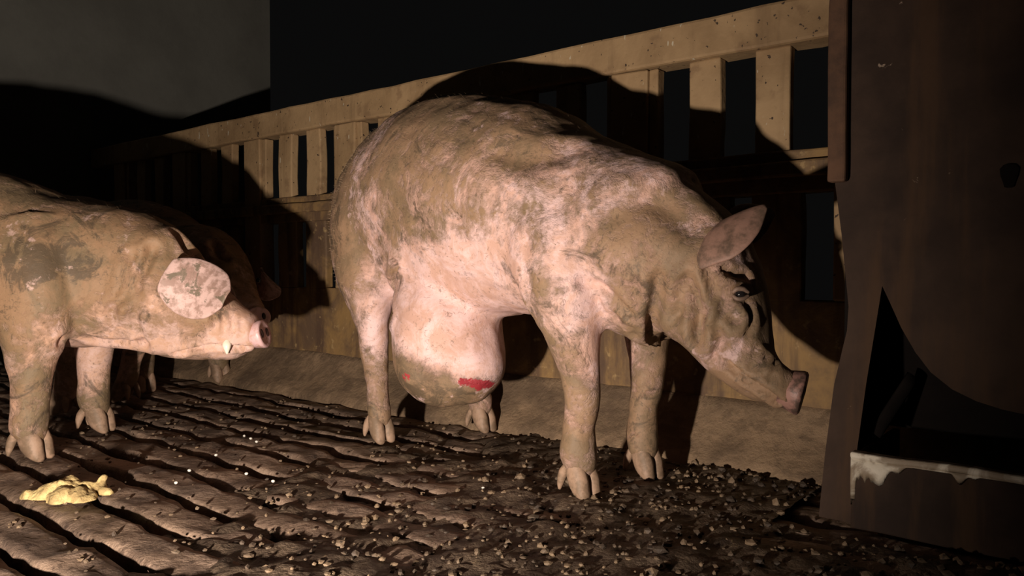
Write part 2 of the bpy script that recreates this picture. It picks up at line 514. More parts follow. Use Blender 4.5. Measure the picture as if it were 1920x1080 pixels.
def toes(root, origin, hoof, fwd, z0=0.0, scale=1.0, side_spread=.0155):
    """two hoof claws and two dew claws around a hoof centre on the floor"""
    fwd = np.array(fwd, float); fwd /= np.linalg.norm(fwd)
    sd = np.array((-fwd[1], fwd[0], 0)); zz = np.array((0, 0, 1.0))
    hoof = np.array((hoof[0], hoof[1], z0))
    for sg in (-1, 1):
        b = hoof + sd * sg * side_spread * scale
        kn = []
        for (f_, z_, hs, hu, hd) in ((-.014, .092, .008, .010, .010), (-.009, .076, .0150, .019, .020), (-.002, .055, .0180, .024, .025), (.008, .034, .0185, .024, .024), (.019, .019, .0165, .016, .016), (.028, .010, .0125, .009, .009), (.034, .007, .006, .004, .004)):
            kn.append(np.concatenate([b + fwd * f_ * .9 * scale + sd * sg * max(f_, 0) * .05 * scale + zz * z_ * scale, np.array((hs * .98, hu * .98, hd * .98)) * scale]))
        v, f = loft(kn, n=3, seg=12)
        v[:, 2] = np.maximum(v[:, 2], z0 + .003)
        obj_local('hoof', mesh_from(v, f), M_HOOF, root, origin)
        b = hoof - fwd * .026 * scale + sd * sg * .018 * scale
        kn = [np.concatenate([b + zz * .072 * scale + fwd * .006 * scale, np.array((.009, .009, .009)) * scale]),
              np.concatenate([b - fwd * .010 * scale + zz * .052 * scale, np.array((.0105, .0105, .0105)) * scale]),
              np.concatenate([b - fwd * .016 * scale + sd * sg * .003 * scale + zz * .030 * scale, np.array((.0075, .0075, .0075)) * scale]),
              np.concatenate([b - fwd * .018 * scale + sd * sg * .004 * scale + zz * .016 * scale, np.array((.003, .003, .003)) * scale])]
        v, f = loft(kn, up=tuple(fwd), n=3, seg=8)
        obj_local('dewclaw', mesh_from(v, f), M_HOOF, root, origin)


def ear(root, origin, base, tip, wide, prof, cup, bend, mat, label=None, thick=.008):
    base, tip, wide = (np.array(x, float) for x in (base, tip, wide))
    L = tip - base; ax = L / np.linalg.norm(L)
    wd = wide - ax * (wide @ ax); W = np.linalg.norm(wd); wd /= W
    nn = np.cross(ax, wd)
    nu, nv = 12, 9
    pr = np.interp(np.linspace(0, 1, nu), np.linspace(0, 1, len(prof)), prof)
    V = []; Fc = []
    for i in range(nu):
        uu = i / (nu - 1)
        for j in range(nv):
            vv = j / (nv - 1) * 2 - 1
            V.append(base + L * uu + nn * bend * math.sin(math.pi * uu) + wd * vv * W * pr[i] + nn * cup * (vv * vv) * pr[i])
    V = np.array(V); V += nn * (vnoise(V, 22, 5, 2) * .004)[:, None]
    for i in range(nu - 1):
        for j in range(nv - 1):
            Fc.append((i * nv + j, i * nv + j + 1, (i + 1) * nv + j + 1, (i + 1) * nv + j))
    o = obj_local('ear', mesh_from(V, Fc), mat, root, origin)
    s = o.modifiers.new('thickness', 'SOLIDIFY'); s.thickness = thick; s.offset = 0
    b = o.modifiers.new('round', 'SUBSURF'); b.levels = 1; b.render_levels = 2
    if label: o['label'] = label
    return o


def ball(c, r, ax=((1, 0, 0), (0, 1, 0), (0, 0, 1)), seg=14):
    bm = bmesh.new(); bmesh.ops.create_uvsphere(bm, u_segments=seg, v_segments=seg // 2 + 2, radius=1)
    ax = np.array(ax, float)
    for v in bm.verts:
        q = np.array(v.co) * np.array(r)
        v.co = Vector(np.array(c) + q[0] * ax[0] + q[1] * ax[1] + q[2] * ax[2])
    me = bpy.data.meshes.new('m'); bm.to_mesh(me); bm.free()
    me.polygons.foreach_set('use_smooth', [True] * len(me.polygons))
    return me


def bristles(root, body_me, count, back, zmin, length, seed):
    rg = np.random.default_rng(seed)
    V, N = get_vn(body_me)
    idx = np.where((V[:, 2] > zmin))[0]
    wgt = np.clip(N[idx, 2] + .55, .03, 1); wgt /= wgt.sum()
    pick = rg.choice(idx, count, p=wgt)
    back = np.array(back)
    p = V[pick] + rg.normal(0, .002, (count, 3)); nrm = N[pick]
    d = nrm * .38 + back * .9 + rg.normal(0, .15, (count, 3)); d /= np.linalg.norm(d, axis=1)[:, None]
    ln = rg.uniform(.6, 1.2, count)[:, None] * length
    sd = np.cross(d, nrm); sd /= np.linalg.norm(sd, axis=1)[:, None] + 1e-9
    a = p - sd * .00035 - nrm * .001; b = p + sd * .00035 - nrm * .001; c_ = p + d * ln
    W = np.stack([a, b, c_], 1).reshape(-1, 3)
    me = bpy.data.meshes.new('m')
    me.from_pydata(W.tolist(), [], [(3 * i, 3 * i + 1, 3 * i + 2) for i in range(count)])
    o = obj('bristles', me, M_HAIR, root); o['kind'] = 'stuff'
    return o


def disc(root, origin, c, axis, upv, rw, rh, mat, nose_r=.010, depth=.022, inset=.5):
    """flat snout disc with a rolled rim and two nostrils"""
    c, axis, upv = (np.array(x, float) for x in (c, axis, upv))
    axis /= np.linalg.norm(axis); upv -= axis * (upv @ axis); upv /= np.linalg.norm(upv); sd = np.cross(axis, upv)
    V = []; Fc = []; seg = 28
    rings = ((-depth * 1.5, .80), (-depth * .5, .93), (0, 1.0), (depth * .25, .98), (depth * .38, .88), (depth * .30, .70), (depth * .26, .4))
    for x_, r_ in rings:
        for k in range(seg):
            a = 2 * math.pi * k / seg
            rr = r_ * (1 + .05 * math.cos(2 * a) - .05 * math.sin(a))
            V.append(c + axis * x_ + sd * math.cos(a) * rw * rr + upv * math.sin(a) * rh * rr)
    for i in range(len(rings) - 1):
        for k in range(seg):
            Fc.append((i * seg + k, i * seg + (k + 1) % seg, (i + 1) * seg + (k + 1) % seg, (i + 1) * seg + k))
    Fc.append(tuple(range(seg))); Fc.append(tuple((len(rings) - 1) * seg + k for k in range(seg)))
    d = obj_local('snout_disc', mesh_from(V, Fc), mat, root, origin)
    for sg in (-1, 1):
        obj_local('nostril', ball(c + axis * depth * .26 + sd * sg * rw * .42, (nose_r * .8, nose_r * 1.25, .004), (sd, upv, axis)), M_NOSTRIL, d, origin)
    return d


# ---------------- the big sow with the hanging rupture
O2 = np.array((-.22, 2.145)); SA = np.array((.66, -.751)); SP = np.array((.751, .66))


def W(s, l, z):
    q = O2 + SA * s + SP * l
    return np.array((q[0], q[1], z))


def row(c, *r): return np.concatenate([np.asarray(c, float), np.array(r, float)])


def make_sow():
    org = np.array((O2[0] + SA[0] * .33, O2[1] + SA[1] * .33, 0))
    root = empty('sow', org)
    tag(root, 'large muddy sow with a huge hanging pink belly rupture, head lowered', 'pig')
    sh = []
    tr = []
    for s, zt, zb, hw in ((-.335, .67, .56, .05), (-.32, .755, .50, .125), (-.25, .825, .43, .18), (-.13, .882, .38, .212), (0, .918, .36, .225), (.12, .930, .355, .232), (.25, .908, .35, .232),
                          (.38, .868, .355, .225), (.50, .800, .355, .21), (.60, .755, .355, .192), (.70, .715, .350, .170)):
        zc = zb + (zt - zb) * .52
        tr.append(row(W(s, 0, zc), hw, zt - zc, zc - zb))
    # neck and head
    tr.append(row(P(1236, 480, 1.565), .148, .170, .185))
    tr.append(row(P(1300, 500, 1.52), .124, .130, .178))
    tr.append(row(P(1346, 542, 1.485), .102, .092, .128))
    tr.append(row(P(1374, 586, 1.46), .082, .062, .088))
    tr.append(row(P(1392, 632, 1.445), .066, .050, .072))
    tr.append(row(P(1412, 676, 1.43), .053, .041, .056))
    tr.append(row(P(1440, 708, 1.418), .045, .037, .044))
    tr.append(row(P(1466, 726, 1.410), .041, .037, .038))
    tr.append(row(P(1482, 735, 1.405), .038, .035, .036))
    sh.append(loft(tr, n=5, seg=28, power=2.15))
    # jaw
    sh.append(loft([row(P(1285, 560, 1.50), .07, .06, .07), row(P(1320, 625, 1.475), .066, .055, .05), row(P(1360, 680, 1.455), .052, .045, .034), row(P(1402, 718, 1.438), .038, .03, .025), row(P(1432, 740, 1.428), .026, .018, .016)], n=5, seg=16))
    # legs: s, l, z, half side, half fore, half aft
    def leg(rows):
        sh.append(loft([row(W(s, l, z), a, b, c_) for s, l, z, a, b, c_ in rows], up=(SA[0], SA[1], 0), n=5, seg=18))
    leg(((-.10, -.10, .74, .08, .13, .13), (-.11, -.125, .62, .10, .16, .17), (-.10, -.14, .50, .09, .125, .15), (-.075, -.150, .41, .068, .082, .10), (-.062, -.152, .33, .047, .050, .062), (-.060, -.150, .26, .038, .040, .046), (-.050, -.148, .17, .034, .036, .037), (-.044, -.147, .10, .037, .037, .038), (-.036, -.147, .068, .034, .032, .030), (-.03, -.147, .046, .020, .02, .02)))
    leg(((-.10, .10, .74, .08, .13, .13), (-.11, .125, .62, .10, .16, .17), (-.10, .14, .50, .09, .125, .15), (-.09, .155, .40, .068, .08, .10), (-.085, .158, .31, .046, .05, .06), (-.070, .155, .23, .038, .042, .046), (-.02, .150, .15, .035, .038, .038), (.020, .147, .095, .038, .04, .038), (.034, .146, .066, .034, .032, .03), (.043, .146, .046, .02, .02, .02)))
    for sg in (-1, 1):
        ds = .012 if sg < 0 else .006
        leg(((.56, sg * .09, .64, .07, .12, .11), (.60, sg * .118, .54, .088, .13, .125), (.635, sg * .128, .44, .080, .10, .10), (.648 + ds, sg * .124, .36, .062, .066, .070), (.660 + ds, sg * .114, .28, .047, .046, .048), (.662 + ds, sg * .108, .22, .040, .040, .040), (.652 + ds, sg * .106, .15, .034, .034, .034), (.650 + ds, sg * .106, .10, .038, .039, .040), (.657 + ds, sg * .106, .068, .035, .033, .032), (.664 + ds, sg * .106, .046, .020, .02, .02)))
    # the rupture: a heavy bag under the belly
    hb = [row(P(850, 480, 2.02), .15, .12, .12), row(P(842, 540, 1.985), .138, .135, .12), row(P(838, 600, 1.955), .136, .138, .128), row(P(840, 650, 1.945), .138, .136, .13), row(P(852, 692, 1.945), .132, .125, .12), row(P(862, 724, 1.95), .108, .10, .095), row(P(866, 744, 1.955), .066, .06, .06), row(P(866, 752, 1.955), .02, .02, .02)]
    sh.append(loft(hb, up=(0, 1, 0), n=6, seg=24))
    me = fuse(sh, .0085, 7, .5)
    H = Surf(me)
    V, N = get_vn(me)
    # folds and hollows
    near = np.array((0, -1, 0))
    groove(V, N, [H(742, 492, 1.88), H(741, 540, 1.88), H(738, 600, 1.90)], .010, .014)      # thigh / flank fold
    groove(V, N, [H(985, 455, 1.66), H(990, 520, 1.66), H(998, 585, 1.68)], .018, .003)      # behind the elbow
    groove(V, N, [H(1118, 560, 1.45), H(1132, 590, 1.45), H(1135, 625, 1.47)], .007, .003)   # throat folds
    groove(V, N, [H(1145, 572, 1.45), H(1154, 600, 1.45), H(1160, 640, 1.47)], .007, .0025)
    groove(V, N, [H(1090, 530, 1.45), H(1130, 540, 1.45), H(1180, 590, 1.43)], .010, .006)
    groove(V, N, [H(1292, 520, 1.39), H(1310, 580, 1.38), H(1308, 640, 1.38)], .010, .010)   # cheek folds
    groove(V, N, [H(1325, 505, 1.39), H(1336, 545, 1.38), H(1322, 590, 1.37)], .008, .009)
    groove(V, N, [H(1278, 530, 1.40), H(1270, 590, 1.39), H(1250, 640, 1.42)], .010, .007)
    groove(V, N, [H(1352, 548, 1.37), H(1355, 580, 1.36), H(1378, 600, 1.36)], .010, .008)   # under the eye
    groove(V, N, [H(1360, 676, 1.39), H(1395, 705, 1.39), H(1438, 735, 1.385), H(1462, 755, 1.385)], .006, .010)  # mouth
    groove(V, N, [H(1235, 520), H(1225, 580), H(1215, 630)], .012, .007)
    groove(V, N, [H(1190, 540), H(1200, 590), H(1190, 630)], .010, .005)
    groove(V, N, [H(1345, 600), H(1352, 640), H(1340, 675)], .009, .006)
    groove(V, N, [H(1400, 575), H(1408, 600), H(1400, 625)], .007, .006)
    groove(V, N, [H(1350, 505), H(1375, 515), H(1402, 520)], .008, .008)
    for q in (0, 1, 2):
        groove(V, N, [H(1418 + 16 * q, 655 + 13 * q, 1.385), H(1410 + 16 * q, 690 + 10 * q, 1.38)], .006, .004)
    V -= N * (blob(V, H(1386, 552, 1.385), (.022, .03, .020)) * .010)[:, None]
    V += N * (blob(V, H(1370, 528, 1.39), (.03, .03, .012)) * .007)[:, None]
    V += N * (vnoise(V, 6, 4, 3) * .007 + vnoise(V, 24, 9, 2) * .0022)[:, None]
    groove(V, N, [H(940, 285, 1.86), H(1000, 300, 1.78), H(1050, 285, 1.75)], .03, .008)
    groove(V, N, [H(1150, 400, 1.5), H(1230, 380, 1.48), H(1290, 420, 1.45)], .03, .008)
    V += N * (blob(V, H(915, 690, 1.9), (.06, .08, .05)) * .022 + blob(V, H(775, 700, 1.9), (.05, .06, .05)) * .014 - blob(V, H(830, 715, 1.9), (.05, .06, .06)) * .012)[:, None]
    clean = np.clip(blob(V, H(850, 600, 1.87), (.17, .16, .125)) * 1.35, 0, 1)
    clean = np.maximum(clean, .75 * blob(V, H(709, 610, 2.0), (.06, .08, .10)))
    clean = np.maximum(clean, .5 * blob(V, H(860, 500, 1.85), (.22, .2, .07)))
    clean = np.maximum(clean, .45 * blob(V, H(1080, 560, 1.5), (.06, .1, .12)))
    sore = 1.1 * blob(V, H(906, 722, 1.90), (.036, .09, .013)) + 1.0 * blob(V, H(878, 714, 1.88), (.034, .09, .010)) + 1.0 * blob(V, H(764, 703, 1.88), (.013, .05, .012))
    mud = .28 * np.clip((V[:, 2] - .66) / .25, 0, 1) + .75 * np.clip(blob(V, H(820, 738, 1.9), (.16, .2, .06)), 0, 1) + .7 * blob(V, H(765, 690, 1.9), (.05, .1, .05))
    mud += .10 * np.clip((V[:, 0] + .02) / .3, 0, 1) + .16 * np.clip((V[:, 0] - .28) / .2, 0, 1) + .45 * blob(V, H(640, 440, 2.25), (.06, .3, .2))
    set_coat(me, clean, np.clip(sore, 0, 1), mud)
    V -= org
    me.vertices.foreach_set('co', V.ravel()); me.update()
    obj('body', me, M_SOW, root)
    for (s, l, dx) in ((-.035, -.147, .1), (.042, .146, .25), (.672, -.106, 0), (.668, .106, 0)):
        h = W(s, l, 0); toes(root, org, h, (SA[0] + dx, SA[1], 0), z0=.004, scale=1.0)
    # near ear: long cupped leaf pointing forward, hollow to the camera; far ear behind
    ear(root, org, P(1292, 470, 1.425), P(1438, 388, 1.38), P(1384, 445, 1.36) - P(1358, 402, 1.48), (.36, .46, .55, .56, .48, .30, .05), .060, -.010, M_EARS)
    ear(root, org, P(1362, 432, 1.56), P(1452, 398, 1.53), P(1380, 480, 1.53) - P(1350, 420, 1.56), (.4, .55, .62, .58, .46, .28, .06), .035, -.01, M_EARS)
    e = obj_local('eye', ball(P(1388, 551, 1.382), (.0105, .0105, .0105)), M_EYE, root, org)
    for dy, r in ((-9, .0045), (9, .004)):
        kn = [row(P(1374, 551 + dy * .3, 1.378), .003, .003, .003), row(P(1382, 551 + dy, 1.374), r, r, r), row(P(1394, 551 + dy, 1.374), r, r, r), row(P(1404, 551 + dy * .3, 1.378), .003, .003, .003)]
        v, f = loft(kn, n=4, seg=8); obj_local('eyelid', mesh_from(v, f), M_LID, e, org)
    disc(root, org, P(1499, 734, 1.398), (.88, -.42, -.22), (.35, 0, 1), .043, .043, M_SNOUT2)
    v, f = loft([row(W(-.33, .0, .74), .014, .014, .014), row(W(-.352, -.02, .66), .012, .012, .012), row(W(-.356, -.03, .58), .010, .010, .010), row(W(-.345, -.035, .50), .009, .009, .009), row(W(-.34, -.04, .45), .004, .004, .004)], up=(1, 0, 0), n=5, seg=10)
    obj_local('tail', mesh_from(v, f), M_SOW, root, org)
    bristles(root, me, 5200, (-SA[0], -SA[1], 0), .42, .010, 3)
    return root


# ---------------- the pig at the left (also copied for the two pigs in the shade)
def make_pig():
    org = np.array((-1.18, 2.04, 0.0))
    root = empty('pig', org)

    def L(x, y, z): return org + np.array((x, y, z))
    sh = []; tr = []
    for x, zt, zb, hw in ((-1.03, .56, .44, .04), (-1.01, .63, .38, .10), (-.94, .70, .33, .15), (-.80, .745, .30, .18), (-.6, .765, .28, .195), (-.4, .762, .275, .2), (-.25, .745, .275, .195), (-.14, .72, .275, .185), (0, .672, .27, .175), (.10, .648, .268, .162),
                          (.20, .628, .260, .148), (.29, .585, .246, .132), (.345, .522, .243, .114), (.398, .445, .245, .090), (.442, .400, .248, .069), (.480, .368, .256, .055), (.505, .352, .264, .048)):
        zc = zb + (zt - zb) * .5
        tr.append(row(L(x, 0, zc), hw, zt - zc, zc - zb))
    sh.append(loft(tr, n=5, seg=28, upright=True, power=2.15))
    sh.append(loft([row(L(.20, 0, .32), .10, .06, .06), row(L(.30, 0, .285), .09, .05, .045), row(L(.38, 0, .268), .066, .035, .032), row(L(.44, 0, .260), .046, .026, .024), row(L(.475, 0, .262), .030, .016, .015)], n=4, seg=16, upright=True))

    def leg(rows):
        sh.append(loft([row(L(x, y, z), a, b, c_) for x, y, z, a, b, c_ in rows], up=(1, 0, 0), n=5, seg=18))
    for sg in (-1, 1):
        dx = .01 if sg < 0 else -.005
        leg(((-.06, sg * .10, .58, .07, .13, .12), (-.03, sg * .13, .48, .085, .13, .13), (.0 + dx, sg * .15, .38, .078, .10, .10), (.0 + dx, sg * .158, .30, .062, .070, .072), (-.005 + dx, sg * .16, .23, .050, .052, .054), (-.008 + dx, sg * .16, .16, .043, .045, .045), (-.008 + dx, sg * .16, .10, .042, .045, .046), (.0 + dx, sg * .16, .075, .038, .036, .036), (.010 + dx, sg * .16, .05, .022, .022, .022)))
        leg(((-.84, sg * .09, .60, .08, .13, .13), (-.84, sg * .115, .50, .09, .14, .14), (-.83, sg * .13, .40, .078, .11, .12), (-.85, sg * .135, .31, .055, .065, .075), (-.875, sg * .135, .235, .042, .045, .055), (-.86, sg * .132, .16, .038, .040, .042), (-.845, sg * .13, .10, .040, .042, .042), (-.835, sg * .13, .075, .036, .036, .036), (-.828, sg * .13, .05, .022, .022, .022)))
    me = fuse(sh, .0085, 7, .5)
    H = Surf(me)
    V, N = get_vn(me)
    groove(V, N, [H(115, 640, 1.89), H(190, 640, 1.89), H(260, 662, 1.93)], .014, .010)
    groove(V, N, [H(235, 560, 1.86), H(262, 520, 1.86), H(285, 470, 1.87)], .012, .010)   # neck folds
    groove(V, N, [H(205, 590, 1.86), H(232, 540, 1.86), H(250, 480, 1.86)], .012, .007)
    groove(V, N, [H(270, 640, 1.90), H(250, 590, 1.87), H(262, 545, 1.86)], .012, .007)
    groove(V, N, [H(330, 662, 1.94), H(390, 650, 1.94), H(440, 652, 1.97), H(466, 652, 1.985)], .006, .011)   # mouth
    for q in range(4):
        groove(V, N, [H(398 + 18 * q, 575 + 9 * q, 1.97), H(402 + 17 * q, 612 + 5 * q, 1.95)], .006, .004)   # nose wrinkles
    groove(V, N, [H(330, 445, 1.97), H(350, 470, 1.93), H(365, 480, 1.93)], .014, .012)
    V += N * (blob(V, H(300, 445, 1.93), (.06, .06, .03)) * .012)[:, None]
    V += N * (vnoise(V, 6, 14, 3) * .006 + vnoise(V, 24, 19, 2) * .002)[:, None]
    clean = .9 * blob(V, H(440, 625, 1.97), (.07, .08, .05)) + .65 * blob(V, H(150, 670, 2.15), (.07, .06, .07)) + .45 * blob(V, H(230, 650, 1.9), (.12, .1, .03))
    mud = .30 * np.clip((V[:, 2] - .5) / .2, 0, 1) + 1.0 * blob(V, H(70, 500, 1.86), (.17, .2, .085)) + .4 * blob(V, H(390, 600, 1.94), (.06, .08, .03))
    set_coat(me, np.clip(clean, 0, 1), np.zeros(len(V)), mud)
    V -= org
    me.vertices.foreach_set('co', V.ravel()); me.update()
    obj('body', me, M_PIG, root)
    for x, y in ((.012, -.16), (.0, .16), (-.825, -.13), (-.825, .13)):
        toes(root, org, L(x, y, 0), (1, -.08, 0), z0=.004, scale=1.12)
    b, tp, wv = P(306, 512, 1.87), P(424, 560, 1.86), P(322, 566, 1.85) - P(352, 472, 1.89)
    prof = (.34, .50, .58, .60, .58, .53, .43, .18)
    ear(root, org, b, tp, wv, prof, .034, .026, M_EAR, 'pink floppy ear blotched with grey mud')

    def mir(q): return np.array((q[0], 2 * org[1] - q[1], q[2]))
    bk = np.array((-.12, .02, -.02))
    ear(root, org, mir(b) + bk * .5, mir(tp) + bk, mir(wv + np.array((0, org[1], 0))) - np.array((0, org[1], 0)), prof, -.034, -.026, M_EAR)
    for sg in (-1, 1):
        obj_local('eye', ball(L(.375, sg * .098, .43), (.010, .010, .010)), M_EYE, root, org)
        v, f = loft([row(L(.445, sg * .050, .262), .010, .010, .010), row(L(.448, sg * .060, .280), .011, .011, .011), row(L(.450, sg * .064, .306), .002, .002, .002)], up=(1, 0, 0), n=4, seg=8)
        v2 = v.copy(); v2[:, 2] = .268 - (v2[:, 2] - .268) * .8 + .018
        obj_local('tusk', mesh_from(v2, f), M_TUSK, root, org)
    disc(root, org, L(.520, 0, .304), (.96, -.02, .22), (0, 0, 1), .046, .040, M_SNOUT)
    v, f = loft([row(L(-1.02, 0, .60), .013, .013, .013), row(L(-1.05, .01, .57), .011, .011, .011), row(L(-1.06, .03, .52), .009, .009, .009), row(L(-1.05, .04, .46), .006, .006, .006)], up=(1, 0, 0), n=5, seg=10)
    obj_local('tail', mesh_from(v, f), M_PIG, root, org)
    bristles(root, me, 5200, (-1, 0, .1), .40, .014, 5)
    return root


def copy_tree(o, parent=None):
    c = o.copy(); C.objects.link(c); c.parent = parent
    for ch in list(o.children):
        copy_tree(ch, c)
    return c


sow = make_sow()
pig = make_pig()
tag(pig, 'muddy tan pig entering at left, pink blotched ear over its eye', 'pig')
bpy.context.view_layer.update()
p2 = copy_tree(pig)
ang = math.atan2(.316, -.95)
p2.rotation_euler = (0, 0, ang); p2.scale = (.95,) * 3
hind = np.array((-1.39, 2.57)); loc = hind + np.array((math.cos(ang), math.sin(ang))) * .83 * .95
p2.location = (loc[0], loc[1], 0)
tag(p2, 'shaded pig facing left, its hind legs seen under the tan pig', 'pig')
p3 = copy_tree(pig)
p3.rotation_euler = (0, 0, math.atan2(-.625, .78)); p3.scale = (1.0,) * 3
p3.location = (-1.30, 3.045, 0)
tag(p3, 'dark pig in deep shadow against the wall, behind the tan pig snout', 'pig')


# ------------------------------------------------------------------ feeder at the right
FS = 1.50
fo = FW(-.44, FS, 0)
feeder = empty('pig_feeder', fo)
tag(feeder, 'tall rusty brown hopper feeder with a low trough at right', 'feeder')


def slab(pts, s0, thick, bevel=.002):
    """outline in (u, z) on a plane parallel to the wall, given thickness"""
    n_ = len(pts)
    V = [FW(u, s0, z) for u, z in pts] + [FW(u, s0 + thick, z) for u, z in pts]
    Fc = [tuple(range(n_)), tuple(range(2 * n_ - 1, n_ - 1, -1))] + [(i, (i + 1) % n_, n_ + (i + 1) % n_, n_ + i) for i in range(n_)]
    return mesh_from(V, Fc, smooth=False)


def oz(px, py, s=FS): return on_plane(px, py, s)


curve = [oz(1654, 536), oz(1668, 566), oz(1690, 615), oz(1716, 660), oz(1745, 698), oz(1785, 730), oz(1830, 752), oz(1880, 768), oz(1935, 780)]
uL = oz(1585, 400)[0]
pts = [(uL, 1.04), (uL, oz(1585, 560)[1])] + [oz(1600, 590)] + [oz(1640, 560)] + curve
uR = .42
zlow = curve[-1][1] - .01
gz = .006
legpts = [oz(1566, 345), oz(1578, 440), oz(1591, 575), oz(1588, 620), oz(1564, 720), oz(1547, 850), (oz(1536, 900)[0], gz), (oz(1602, 900)[0], gz), oz(1606, 850), oz(1624, 720), oz(1642, 610)]
uT = oz(1566, 345)[0]
pts = [(uT, 1.04)] + legpts + curve + [(-.05, zlow), (.10, zlow + .01), (.22, zlow + .06), (.30, zlow + .16), (.34, zlow + .24), (uR, zlow + .24), (uR, 1.04)]
obj_local('hopper_front', slab(pts, FS, .014), M_FEEDER, feeder, fo)
def fbox(name, mat, *a, **k):
    return obj_local(name, box_mesh(*a, **k), mat, feeder, fo)
fbox('side_panel', M_INSHADE, uL - .004, uL + .010, FS + .015, FS + .26, .10, 1.04, bevel=.002)
fbox('side_panel', M_FEEDER, uR - .012, uR + .002, FS + .015, FS + .26, .10, 1.04, bevel=.002)
fbox('lid', M_FEEDER, uL - .02, uR + .02, FS - .02, FS + .28, 1.041, 1.06, bevel=.004)
# sloping inner chute
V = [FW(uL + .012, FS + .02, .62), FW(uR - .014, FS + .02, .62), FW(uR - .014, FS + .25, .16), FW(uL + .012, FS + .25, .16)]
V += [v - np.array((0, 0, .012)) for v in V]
obj_local('chute', mesh_from(V, [(0, 1, 2, 3), (4, 7, 6, 5), (0, 4, 5, 1), (1, 5, 6, 2), (2, 6, 7, 3), (3, 7, 4, 0)], smooth=False), M_INSHADE, feeder, fo)
# front post above, leaning leg below
uA = oz(1553, 300, FS - .02)[0]; uB = oz(1588, 300, FS - .02)[0]
fbox('front_post', M_FRAME, uA, uB, FS - .024, FS - .001, oz(1570, 345)[1], 1.04, bevel=.005, cuts=14, rough=.003, seed=4)
lg2 = [(uR - .05, .6), (uR, .6), (uR + .01, gz), (uR - .05, gz)]
obj_local('leg', slab(lg2, FS - .03, .028), M_FRAME, feeder, fo)
# inner brace
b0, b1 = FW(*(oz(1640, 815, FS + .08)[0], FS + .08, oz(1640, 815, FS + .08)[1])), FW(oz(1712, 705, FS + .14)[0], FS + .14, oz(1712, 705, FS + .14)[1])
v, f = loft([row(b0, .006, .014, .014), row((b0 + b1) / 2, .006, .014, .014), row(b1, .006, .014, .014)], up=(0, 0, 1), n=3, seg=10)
obj_local('brace', mesh_from(v, f), M_INSHADE, feeder, fo)
# trough: front board, ends, bottom, thick crusted rim
tu0 = oz(1597, 880, FS - .05)[0]; tz = oz(1597, 853, FS - .05)[1]
fbox('trough_front', M_FEEDER, tu0, uR, FS - .05, FS - .031, .012, tz - .006, bevel=.003, cuts=16, rough=.002, seed=2)
fbox('trough_end', M_FEEDER, tu0, tu0 + .015, FS - .0305, FS + .25, .03, tz, bevel=.003)
fbox('trough_end', M_FEEDER, uR - .015, uR, FS - .0305, FS + .25, .03, tz, bevel=.003)
fbox('trough_bottom', M_INSHADE, tu0 + .016, uR - .016, FS - .0305, FS + .25, .02, .032, bevel=.002)
fbox('trough_rim', M_LIME, tu0 - .002, uR, FS - .055, FS - .030, tz - .0065, tz + .006, bevel=.004, cuts=60, rough=.0025, seed=6)
# crust running down from the rim, irregular tongues
V = []; Fc = []; nn_ = 90
us = np.linspace(tu0 - .001, tu0 + .30, nn_)
zz_ = np.array([max(.004, .026 + .030 * float(vnoise(np.array([[u * 1.0, 0, 0]]), 38, 4, 2)[0]) - .035 * max(0, (u - tu0 - .10)) / .2) for u in us])
zz_[:16] = np.maximum(zz_[:16], .05 - .012 * np.abs(np.sin(np.arange(16) * .9)))
zz_[:3] = .085
for u, dz in zip(us, zz_):
    V += [FW(u, FS - .0535, tz - .004), FW(u, FS - .0545, tz - .004 - dz * .5), FW(u, FS - .0505, tz - .004 - dz), FW(u, FS - .0495, tz - .004)]
for i in range(nn_ - 1):
    a, b = i * 4, i * 4 + 4
    Fc += [(a, a + 1, b + 1, b), (a + 1, a + 2, b + 2, b + 1), (a + 2, a + 3, b + 3, b + 2), (a + 3, a, b, b + 3)]
Fc += [(0, 1, 2, 3), tuple((nn_ - 1) * 4 + j for j in (3, 2, 1, 0))]
obj_local('lime_crust', mesh_from(V, Fc), M_LIME, feeder, fo)
# ragged hole in the hopper sheet, its darkness put in as a near-black slab
hu, hz = oz(1893, 330)
hp = [(hu + .012 * math.cos(a) * (1 + .25 * math.sin(3 * a)), hz + .024 * math.sin(a) * (1 + .2 * math.cos(2 * a))) for a in np.linspace(0, 2 * math.pi, 14, endpoint=False)]
obj_local('dark_hole', slab(hp, FS - .006, .0055), M_INSHADE, feeder, fo)

# ------------------------------------------------------------------ manure, crumbs, feed
# crusted manure lying over the slats around the sow
nx, ny = 150, 84
us = np.linspace(-1.75, .30, nx); ss = np.linspace(.55, 1.715, ny)
G = np.array([(u, s, 0) for u in us for s in ss])
cover = vnoise(G, 3.0, 31, 3) * .55 + vnoise(G, 11, 33, 3) * .35
bias = np.clip((G[:, 0] + 1.38) / .40, -1.2, .9) + .28 * np.clip((G[:, 1] - 1.30) / .3, -1, 1) - .12
hgt = (cover + bias)
Z = np.where(hgt > 0, np.minimum(hgt, .5) * .030, hgt * .06) - .004 + (vnoise(G, 24, 35, 3) * .006 + vnoise(G, 60, 36, 2) * .003) * (hgt > -.1)
Z = np.maximum(Z, -.05)
G[:, 2] = Z
keep = (hgt > -.28) & ~((G[:, 0] > -.50) & (G[:, 1] > 1.42))
Fc = []
for i in range(nx - 1):
    for j in range(ny - 1):
        a, b, c_, d = i * ny + j, i * ny + j + 1, (i + 1) * ny + j + 1, (i + 1) * ny + j
        if keep[a] and keep[b] and keep[c_] and keep[d]: Fc.append((a, b, c_, d))
used = sorted({i for f in Fc for i in f}); mp = {o_: i for i, o_ in enumerate(used)}
VV = (G[:, :1] * WD + G[:, 1:2] * WN + G[:, 2:3] * np.array((0, 0, 1.0)))[used]
muck = obj('manure_layer', mesh_from(VV, [tuple(mp[i] for i in f) for f in Fc]), M_MUCK)
